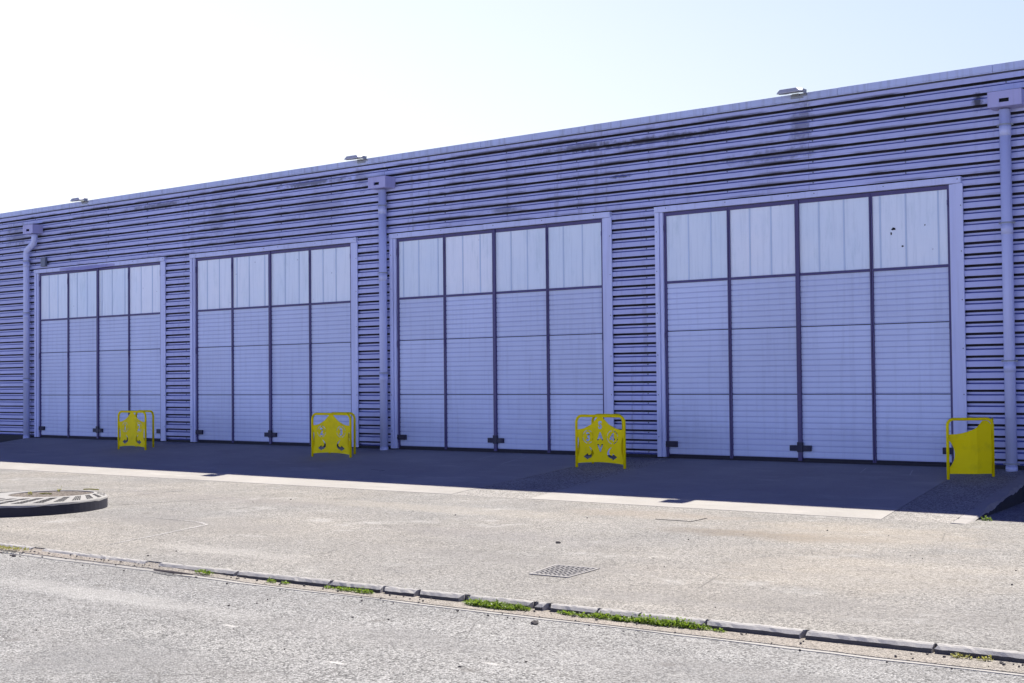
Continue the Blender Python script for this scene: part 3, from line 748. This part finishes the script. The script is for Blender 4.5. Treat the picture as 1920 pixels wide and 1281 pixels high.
def make_door(idx, L):
    R = L+DW; xs = [L+LEAF*i for i in range(5)]
    fw = [0.048, 0.068, 0.088, 0.068, 0.048]
    bm = bmesh.new()
    sp = []
    for i, x in enumerate(xs):
        w = fw[i]; a, b = (x, x+w) if i == 0 else ((x-w, x) if i == 4 else (x-w/2, x+w/2))
        sp.append((a, b))
        if i in (1, 3):   # hinge stiles: two bars with a slit
            box(bm, a, x-0.006, YF, 0.10, 0.03, DH); box(bm, x+0.006, b, YF, 0.10, 0.03, DH)
            box(bm, x-0.006, x+0.006, YF+0.04, 0.10, 0.03, DH, 1)
        elif i == 2:
            box(bm, a, x-0.004, YF-0.012, 0.10, 0.03, DH-0.002); box(bm, x-0.004, b, YF-0.022, 0.10, 0.03, DH-0.002)
        else: box(bm, a, b, YF, 0.10, 0.03, DH)
    for i in range(4):
        a, b = sp[i][1], sp[i+1][0]
        box(bm, a, b, YF+0.003, 0.10, DH-0.075, DH-0.001)
        box(bm, a, b, YF+0.003, 0.10, ZW0, ZW1)
    d = part('garage_door', bm, [M_FRAME, M_RUBBER])
    d['label'] = 'tall four-leaf folding garage door with translucent windows on top'
    # head slot + sill
    bm = bmesh.new(); box(bm, L-0.02, R+0.02, -0.004, 0.11, DH+0.001, ZLIN0+0.006); part('head_seal', bm, M_RUBBER, d)
    bm = bmesh.new(); box(bm, L, R, 0.0, 0.12, -0.2, 0.029)
    part('floor_seal', bm, M_RUBBER, d)
    zs = [0.075, 1.355, 2.705, ZW0]
    for i in range(4):
        a, b = sp[i][1], sp[i+1][0]
        for j in range(3):
            bm = bmesh.new(); leaf_panel(bm, a, b, zs[j]+0.008, zs[j+1]-0.008 if j < 2 else ZW0)
            bm2 = bm; part('panel', bm2, [M_PANEL, M_GROOVESHADE], d, recalc=False)
        bm = bmesh.new(); box(bm, a, b, 0.004, 0.029, 0.032, 0.072)
        part('brush_strip', bm, M_RUBBER, d)
        bm = bmesh.new()
        xa = a
        box(bm, a, b, 0.018, 0.035, ZW1, DH-0.075)
        for q in PANE_J[(i+idx) % 4]:
            u = q*1.02
            if 0.03 < u < 0.97:
                xx = a+(b-a)*u; box(bm, xx-0.016, xx+0.016, 0.010, 0.0175, ZW1, DH-0.076, 1)
        part('window_pane', bm, [M_PANE, M_JOINT], d)
    # hinges
    for x in (xs[0]+0.02, xs[1], xs[3], xs[4]-0.02):
        for z in (0.25, 2.62, 4.93):
            bm = bmesh.new()
            tube(bm, [(x, YF-0.010, z-0.09), (x, YF-0.010, z+0.09)], 0.014, 8)
            box(bm, x-0.03, x+0.03, YF-0.006, YF-0.0005, z-0.05, z+0.05)
            part('hinge', bm, M_FRAME, d)
    # lock plates
    for cx, w, kind in ((L+0.10, 0.33, 0), (xs[2]+0.01, 0.46, 1), (R-0.06, 0.30, 0)):
        bm = bmesh.new()
        if kind: box(bm, cx-w/2, cx-0.06, -0.040, 0.021, 0.222, 0.335); box(bm, cx+0.06, cx+w/2, -0.040, 0.021, 0.222, 0.335); box(bm, cx-0.06, cx+0.06, -0.052, 0.0, 0.20, 0.40)
        else: box(bm, cx-w/2+(0.02 if cx < xs[2] else 0), cx+w/2-(0.0 if cx < xs[2] else 0.02), -0.038, 0.021, 0.235, 0.360)
        box(bm, cx-w/2+0.05, cx-w/2+0.11, -0.046, -0.037, 0.27, 0.30)
        part('lock_plate', bm, M_LOCK, d, bevel=0.004)
    # surround trims: jambs and lintel
    for xa, xb, ya, z1, scr in ((L-JL-0.015, L-0.090, -0.080, ZLIN0-0.001, L-JL+0.03), (L-0.083, L-0.006, -0.052, ZLIN0-0.002, None),
                           (R+0.006, R+0.088, -0.045, ZLIN0-0.002, None), (R+0.095, R+JR+0.02, -0.080, ZLIN0, R+JR-0.02)):
        bm = bmesh.new(); box(bm, xa, xb, ya, -0.048 if scr else 0.10, 0.02, z1)
        if scr: (box(bm, xb-0.012, xb, -0.0478, 0.10, 0.02, z1) if xa < L else box(bm, xa, xa+0.012, -0.0478, 0.10, 0.02, z1))
        if scr:
            for z in (0.45, 1.35, 2.2, 3.1, 4.0, 4.85): box(bm, scr-0.010, scr+0.010, ya-0.006, ya+0.002, z-0.010, z+0.010, 1)
        part('jamb_trim', bm, [M_TRIM, M_BOX], d, bevel=0.004)
    xm = L+DW*(0.52 if idx != 2 else 0.46)      # lintel in two lapped lengths
    for xa, xb, dy in ((L-0.20, xm, 0.0), (xm+0.002, R+0.245, 0.003)):
        bm = bmesh.new(); box(bm, xa, xb, -0.090-dy, 0.0, ZLIN0+0.003+dy, ZLIN1+dy)
        x = xa+0.3
        while x < xb: box(bm, x-0.010, x+0.010, -0.097-dy, -0.088, ZLIN1-0.055, ZLIN1-0.035, 1); x += 1.45
        part('lintel_trim', bm, [M_TRIM, M_BOX], d, bevel=0.004)
    return d
doors = [make_door(i, L) for i, L in enumerate(DOORL)]
for d, l in zip(doors, ('folding garage door farthest left, beside the bent downpipe', 'second folding garage door from the left', 'third folding garage door, right of the middle downpipe', 'largest-looking folding garage door at the right, with stained window')):
    d['label'] = l
# torn spots on the last pane of the fourth door
rnd = random.Random(3)
for cx, cz, rx, rz in ((-10.95, 4.52, .05, .035), (-10.70, 4.93, .012, .03), (-10.78, 4.18, .025, .018), (-10.33, 4.55, .012, .015), (-11.0, 4.43, .016, .05)):
    bm = bmesh.new(); pts = [(cx+rx*math.cos(t)*rnd.uniform(.5,1.2), cz+rz*math.sin(t)*rnd.uniform(.5,1.2)) for t in [2*math.pi*k/9 for k in range(9)]]
    prism(bm, pts, 0.0145, 0.0185); part('torn_spot', bm, M_DARK, doors[3])
# dented, bowed flashing lip over the first door
bm = bmesh.new(); pr = None
for k in range(25):
    t = k/24; x = DOORL[0]+1.25+t*2.9; z = ZLIN0+0.002-0.035*math.sin(t*math.pi)*math.sin(t*2.6+0.3); y = -0.096-0.07*math.sin(t*math.pi)
    q = [bm.verts.new((x, -0.092, ZLIN1-0.03)), bm.verts.new((x, y, z)), bm.verts.new((x, y+0.004, z)), bm.verts.new((x, -0.0915, ZLIN1-0.034))]
    if pr:
        for j in range(4): bm.faces.new((pr[j], pr[(j+1)%4], q[(j+1)%4], q[j]))
    pr = q
part('dented_flashing', bm, M_HOPPER, doors[0])
# grey junction box by the first door
bm = bmesh.new(); box(bm, -39.53, -39.27, -0.15, -0.061, 5.46, 5.75)
part('junction_box', bm, M_BOX, bevel=0.008)

# downpipes ------------------------------------------------------------
def downpipe(x, hx0, hx1, clamps, swan=None, zb=-0.05):
    r = 0.098; y = -0.185
    bm = bmesh.new()
    if swan:
        path = [(swan, -0.24, 6.50), (swan, -0.24, 6.40), (swan-0.01, -0.24, 6.30), (swan-0.05, -0.236, 6.22), (x+0.05, -0.20, 6.02), (x+0.01, -0.192, 5.94), (x, y, 5.86), (x, y, 5.70), (x, y, zb)]
    else: path = [(x, y, 6.50), (x, y, zb)]
    tube(bm, path, r, 20)
    p = part('downpipe', bm, M_PIPE, smooth=False)
    for f in p.data.polygons: f.use_smooth = len(f.vertices) == 4
    for za, zc in [(z-0.20, z-0.02) for z in clamps if z > 0.5] + [(zb, zb+0.10)]:      # sockets under the clamps
        bm = bmesh.new(); tube(bm, [(x, y, za), (x, y, zc)], r+0.008, 20)
        so = part('pipe_socket', bm, M_PIPE, p)
        for f in so.data.polygons: f.use_smooth = len(f.vertices) == 4
    for z in clamps:
        bm = bmesh.new(); tube(bm, [(x, y, z-0.008), (x, y, z+0.018)], r+0.014, 20)
        box(bm, x-0.008, x+0.008, y+r, -0.02, z-0.008, z+0.018); box(bm, x+r+0.005, x+r+0.05, y-0.006, y+0.006, z-0.012, z+0.02); box(bm, x-r-0.05, x-r-0.005, y-0.006, y+0.006, z-0.012, z+0.02)
        part('clamp', bm, M_GAL, p)
    bm = bmesh.new()
    z0, z1 = 6.52, 6.80; yf = -0.43
    # open-topped box with an overflow slot in the front
    xc = (hx0+hx1)/2; sx0, sx1 = xc-0.10, xc+0.08; sz0, sz1 = z0+0.075, z0+0.145
    if not swan: pass
    box(bm, hx0, sx0, yf, yf+0.02, z0, z1); box(bm, sx1, hx1, yf, yf+0.02, z0, z1); box(bm, sx0, sx1, yf, yf+0.02, sz1, z1); box(bm, sx0, sx1, yf, yf+0.02, z0, sz0)
    box(bm, hx0, hx0+0.02, yf+0.02, -0.062, z0, z1); box(bm, hx1-0.02, hx1, yf+0.02, -0.062, z0, z1)
    box(bm, hx0+0.02, hx1-0.02, yf+0.02, -0.062, z0, z0+0.02); box(bm, hx0+0.02, hx1-0.02, -0.08, -0.062, z0+0.02, z1)
    hopper = part('hopper', bm, M_HOPPER, p)
    bm = bmesh.new(); box(bm, sx0-0.01, sx1+0.01, yf+0.06, yf+0.10, sz0-0.02, sz1+0.02)
    part('overflow', bm, M_DARK, p)
    return p
ps = [downpipe(-40.27, -40.08, -39.53, (5.673, 4.00, 1.89), swan=-39.72),
      downpipe(-24.33, -24.59, -23.995, (6.096, 4.408, 1.896)),
      downpipe(-8.715, -8.94, -8.33, (6.22, 4.44, 1.95, 0.10), zb=-0.04)]
for o, l in zip(ps, ('lilac downpipe with a bend under its hopper, at the far left', 'straight lilac downpipe between the second and third door', 'straight lilac downpipe at the far right')): o['label'] = l

# flood lamps on the parapet -------------------------------------------
def flood(x, label):
    root_off = Vector((x, -0.30, 7.36))
    bm = bmesh.new()
    bot = [(-.25,-.16),(.25,-.16),(.25,.16),(-.25,.16)]; top = [(-.19,-.13),(.17,-.13),(.17,.10),(-.19,.10)]
    tilt = Matrix.Rotation(math.radians(9), 4, 'X')
    a = [bm.verts.new(root_off+tilt@Vector((p, q, 0.0))) for p, q in bot]; a2 = [bm.verts.new(root_off+tilt@Vector((p, q, 0.022))) for p, q in bot]
    b = [bm.verts.new(root_off+tilt@Vector((p, q, 0.085))) for p, q in top]
    for u, w in ((a, a2), (a2, b)):
        for k in range(4): bm.faces.new((u[k], u[(k+1)%4], w[(k+1)%4], w[k]))
    bm.faces.new(b); bm.faces.new(a[::-1])
    o = part('flood_lamp', bm, M_LAMP, bevel=0.006); o['label'] = label
    bm = bmesh.new(); g = [bm.verts.new(root_off+tilt@Vector((p*0.88, q*0.86, -0.003))) for p, q in bot]; g2 = [bm.verts.new(root_off+tilt@Vector((p*0.84, q*0.82, -0.012))) for p, q in bot]
    bm.faces.new(g); bm.faces.new(g2[::-1])
    for k in range(4): bm.faces.new((g[k], g[(k+1)%4], g2[(k+1)%4], g2[k]))
    part('lamp_glass', bm, M_LGLASS, o)
    bm = bmesh.new(); X, Y, Z = root_off
    box(bm, X-0.10, X+0.16, -0.145, -0.119, 7.27, 7.345); box(bm, X+0.251, X+0.268, Y-0.02, Y+0.12, Z-0.03, Z+0.05)
    box(bm, X+0.12, X+0.262, -0.175, -0.1455, 7.30, 7.345); box(bm, X-0.05, X+0.10, -0.20, -0.1455, 7.315, 7.352)
    part('bracket', bm, M_GAL, o)
    return o
flood(-37.18, 'flood lamp on the roof edge above the first door'); flood(-25.15, 'flood lamp on the roof edge left of the middle downpipe'); flood(-12.90, 'flood lamp on the roof edge above the fourth door')

# ------------------------------------------------------------------ yellow barriers
DG = None
def text_prism(body, cx, cz, h, y0=-0.05, y1=0.05):
    cu = bpy.data.curves.new('cutter_text', 'FONT'); cu.body = body; cu.size = 1.0; cu.align_x = 'CENTER'; cu.offset = 0.045
    cu.extrude = 0.5; cu.resolution_u = 4
    ob = bpy.data.objects.new('cutter_text', cu); COL.objects.link(ob)
    dg = bpy.context.evaluated_depsgraph_get(); me = bpy.data.meshes.new_from_object(ob.evaluated_get(dg))
    bpy.data.objects.remove(ob); bpy.data.curves.remove(cu)
    xs_ = [v.co.x for v in me.vertices]; ys_ = [v.co.y for v in me.vertices]
    mx, my = (min(xs_)+max(xs_))/2, (min(ys_)+max(ys_))/2; s = h/(max(ys_)-min(ys_))
    for v in me.vertices:
        v.co = Vector((cx+(v.co.x-mx)*s*0.95, v.co.z*2*(y1-y0)*0.5, cz+(v.co.y-my)*s))
    return me
def arc_poly(cx, cz, r0, r1, a0, a1, n=8):
    A = [math.radians(a0+(a1-a0)*i/n) for i in range(n+1)]
    return [(cx+r1*math.cos(t), cz+r1*math.sin(t)) for t in A] + [(cx+r0*math.cos(t), cz+r0*math.sin(t)) for t in A[::-1]]
def smooth_curve(pts, n=5):
    out = []
    for i in range(len(pts)-1):
        p0 = pts[max(i-1,0)]; p1 = pts[i]; p2 = pts[i+1]; p3 = pts[min(i+2,len(pts)-1)]
        for k in range(n):
            t = k/n; out.append(tuple(0.5*((2*p1[j])+(-p0[j]+p2[j])*t+(2*p0[j]-5*p1[j]+4*p2[j]-p3[j])*t*t+(-p0[j]+3*p1[j]-3*p2[j]+p3[j])*t**3) for j in (0, 1)))
    out.append(pts[-1]); return out
def plate_outline(hw):
    k = hw/0.565
    topc = smooth_curve([(0.055, 1.012), (0.10, 0.965), (0.18, 0.894), (0.276, 0.830), (0.374, 0.790), (0.47, 0.768), (0.565, 0.762)])
    side = smooth_curve([(0.565, 0.66), (0.53, 0.60), (0.505, 0.53), (0.492, 0.44), (0.497, 0.34), (0.52, 0.25), (0.565, 0.185)])
    bot = smooth_curve([(0.565, 0.075), (0.42, 0.092), (0.25, 0.106), (0.0, 0.114)])
    right = topc + side + bot[:-1]
    pts = right + [(0.0, 0.114)] + [(-x, z) for x, z in right[::-1]]
    return [(x*k, z) for x, z in pts]
ARROW = smooth_curve([(.293,.430),(.225,.385),(.180,.330),(.168,.275),(.195,.225),(.240,.196),(.300,.182)], 4) + [(.300,.148),(.420,.215),(.305,.290),(.300,.245)] + smooth_curve([(.285,.246),(.245,.262),(.222,.300),(.232,.350),(.293,.430)], 4)[:-1]
def cut_plate(left, right, word):
    bm = bmesh.new(); prism(bm, plate_outline(0.585), -0.004, 0.004); bmesh.ops.triangulate(bm, faces=[f for f in bm.faces if len(f.verts) > 4])
    bmesh.ops.recalc_face_normals(bm, faces=bm.faces)
    me = bpy.data.meshes.new('plate'); bm.to_mesh(me); bm.free()
    base = bpy.data.objects.new('plate', me); COL.objects.link(base)
    cb = bmesh.new()
    for c, d in ((-0.305, left), (0.305, right)):
        for a in (8, 98, 188, 278):
            prism(cb, arc_poly(c, 0.615, 0.122, 0.137, a, a+74), -0.05, 0.05)
    prism(cb, ARROW, -0.05, 0.05); prism(cb, [(-x, z) for x, z in ARROW[::-1]], -0.05, 0.05)
    for f in [f for f in cb.faces if len(f.verts) > 4]: pass
    for body, cx, cz, h in ((left, -0.305, 0.615, 0.185), (right, 0.305, 0.615, 0.185)) + (tuple((ch, 0.0, z, 0.165) for ch, z in zip(word, (0.855, 0.63, 0.39))) if word else ()):
        if body == '4':
            for q in ([(.035,.085),(.0,.085),(-.072,-.025),(-.072,-.055),(-.040,-.055),(.035,.055)], [(-.055,-.026),(-.055,-.054),(.062,-.054),(.062,-.026)], [(.006,.085),(.006,-.085),(.035,-.085),(.035,.085)]):
                prism(cb, [(cx+x_, cz+z_) for x_, z_ in q], -0.05, 0.05+0.001*len(q))
            continue
        tm = text_prism(body, cx, cz, h); cb.from_mesh(tm); bpy.data.meshes.remove(tm)
    bmesh.ops.remove_doubles(cb, verts=cb.verts, dist=1e-5)
    bmesh.ops.recalc_face_normals(cb, faces=cb.faces)
    cm = bpy.data.meshes.new('cutter'); cb.to_mesh(cm); cb.free()
    cut = bpy.data.objects.new('cutter', cm); COL.objects.link(cut)
    md = base.modifiers.new('cut', 'BOOLEAN'); md.operation = 'DIFFERENCE'; md.object = cut; md.solver = 'EXACT'; md.use_self = True
    dg = bpy.context.evaluated_depsgraph_get(); dg.update()
    new = bpy.data.meshes.new_from_object(base.evaluated_get(dg))
    base.modifiers.clear(); base.data = new; bpy.data.objects.remove(cut); bpy.data.meshes.remove(cm)
    new.materials.clear(); new.materials.append(M_YEL)
    base.name = 'plate'
    return base
def arch(bm, p0, p1, h, z0, z1, r=0.029, cr=0.14):
    """inverted U of tube between ground points p0,p1"""
    p0 = Vector(p0); p1 = Vector(p1); d = (p1-p0); L = d.length; d.normalize(); up = Vector((0,0,1))
    path = [p0+up*z0, p0+up*(h-cr)]
    for k in range(1, 9): t = k/9*math.pi/2; path.append(p0+d*(cr-cr*math.cos(t))+up*(h-cr+cr*math.sin(t)))
    path.append(p0+d*cr+up*h); path.append(p1-d*cr+up*h)
    for k in range(1, 9): t = k/9*math.pi/2; path.append(p1-d*cr+d*cr*math.sin(t)+up*(h-cr+cr*math.cos(t)))
    path += [p1+up*(h-cr), p1+up*z1]
    tube(bm, path, r, 12)
def barrier(A, B, left, right, word, label, H=1.055):
    A = Vector(A); B = Vector(B); ctr = (A+B)/2; ctr.z = SL*ctr.y
    d = B-A; W_ = Vector((d.x, d.y)).length; rz = math.atan2(d.y, d.x)
    root = empty('barrier', ctr, rz); tag(root, label, 'barrier', 'yellow steel barriers in front of the garage doors')
    hw = W_/2
    bm = bmesh.new(); arch(bm, (-hw, 0, 0), (hw, 0, 0), H, -0.01, -0.01)
    f = finish('front_frame', bm, M_YEL, root, smooth=True)
    bm = bmesh.new(); dz = 0.6*SL; arch(bm, (-hw+0.0, 0.60, 0), (hw-0.42, 0.60, 0), H, dz-0.012, dz-0.012)
    finish('rear_frame', bm, M_YEL, root, smooth=True)
    bm = bmesh.new(); tube(bm, [(-hw+0.0, 0.022, H-0.13-0.28), (-hw+0.0, 0.58, H-0.13-0.28)], 0.014, 8)
    finish('tie_bar', bm, M_YEL, root, smooth=True)
    p = cut_plate(left, right, word); p.parent = root
    s = (hw-0.012)/0.585; p.scale = (s, 1, (H-0.024)/1.012)
    return root
barrier((-33.071,-1.803,0), (-31.90,-1.76,0), '1', '2', None, 'yellow barrier with cut-out numbers 1 and 2, farthest left', 1.06)
barrier((-25.27,-1.733,0), (-24.00,-1.68,0), '2', '3', None, 'yellow barrier with cut-out numbers 2 and 3 beside the middle downpipe', 1.05)
barrier((-17.266,-1.708,0), (-16.07,-1.684,0), '3', '4', 'SAV', 'yellow barrier with cut-out letters S A V above numbers 3 and 4', 1.07)
# last barrier: seen from its folded-plate side
A = Vector((-9.375, -1.485, 0)); B = Vector((-8.78, -0.93, 0)); ctr = (A+B)/2; ctr.z = SL*ctr.y
d = B-A; W_ = d.length; rz = math.atan2(d.y, d.x); hw = W_/2; H = 1.03
root = empty('barrier', ctr, rz); tag(root, 'yellow barrier with a plain folded plate and no cut-outs, farthest right by the downpipe', 'barrier', 'yellow steel barriers in front of the garage doors')
bm = bmesh.new(); sl = SL*0.25
arch(bm, (-hw, 0, 0), (hw, 0, 0), H, -0.045, 0.01, 0.026, 0.11); finish('front_frame', bm, M_YEL, root, smooth=True)
bm = bmesh.new(); arch(bm, (hw+0.01, 0.03, 0), (hw+0.21, 0.50, 0), H-0.012, 0.0, 0.03, 0.022, 0.09); finish('rear_frame', bm, M_YEL, root, smooth=True)
bm = bmesh.new()
def fold(s):  # s across 0..1 -> (x along frame, y bulge outwards)
    K = [(0.0, 0.0, -0.005), (0.42, 0.43, -0.13), (0.54, 0.57, -0.155), (0.88, 0.93, -0.12), (1.0, 1.0, 0.01)]
    for (a, xa, ya), (b, xb, yb) in zip(K[:-1], K[1:]):
        if s <= b: t = (s-a)/(b-a); return xa+(xb-xa)*t, ya+(yb-ya)*t
    return 1.0, -0.01
TOPC = [(0.0,.765),(0.12,.768),(0.25,.785),(0.38,.815),(0.50,.860),(0.58,.91),(0.64,.97),(0.68,1.005),(0.80,1.005),(0.85,.965),(0.90,.90),(0.95,.84),(1.0,.79)]
def topz(s):
    for (a, za), (b, zb) in zip(TOPC[:-1], TOPC[1:]):
        if s <= b: return za+(zb-za)*(s-a)/(b-a)
    return TOPC[-1][1]
rows = []; NZ = 26
ss = sorted(set([i/28 for i in range(29)] + [0.42, 0.54, 0.88]))
for s in ss:
    x, y = fold(s); x = -hw+0.02+x*(W_-0.04); zt = topz(s); zb = 0.075
    rows.append([(x, y, zb+(zt-zb)*j/NZ, s) for j in range(NZ+1)])
def side_cut(z): # concave bite at the left edge
    t = (z-0.18)/(0.66-0.18)
    return 0.105*math.sin(math.pi*t)**0.8 if 0 < t < 1 else 0
grid = [[None]*(NZ+1) for _ in rows]; back = [[None]*(NZ+1) for _ in rows]
for i, r in enumerate(rows):
    for j, (x, y, z, s) in enumerate(r):
        c = side_cut(z); x2 = x + c*(1-s)**3
        grid[i][j] = bm.verts.new((x2, y, z)); back[i][j] = bm.verts.new((x2, y+0.008, z))
for i in range(len(rows)-1):
    for j in range(NZ):
        bm.faces.new((grid[i][j], grid[i+1][j], grid[i+1][j+1], grid[i][j+1])); bm.faces.new((back[i][j], back[i][j+1], back[i+1][j+1], back[i+1][j]))
for i in range(len(rows)-1):
    for j in (0, NZ): bm.faces.new((grid[i][j], back[i][j], back[i+1][j], grid[i+1][j]))
for j in range(NZ):
    for i in (0, len(rows)-1): bm.faces.new((grid[i][j], grid[i][j+1], back[i][j+1], back[i][j]))
finish('plate', bm, M_YEL, root)
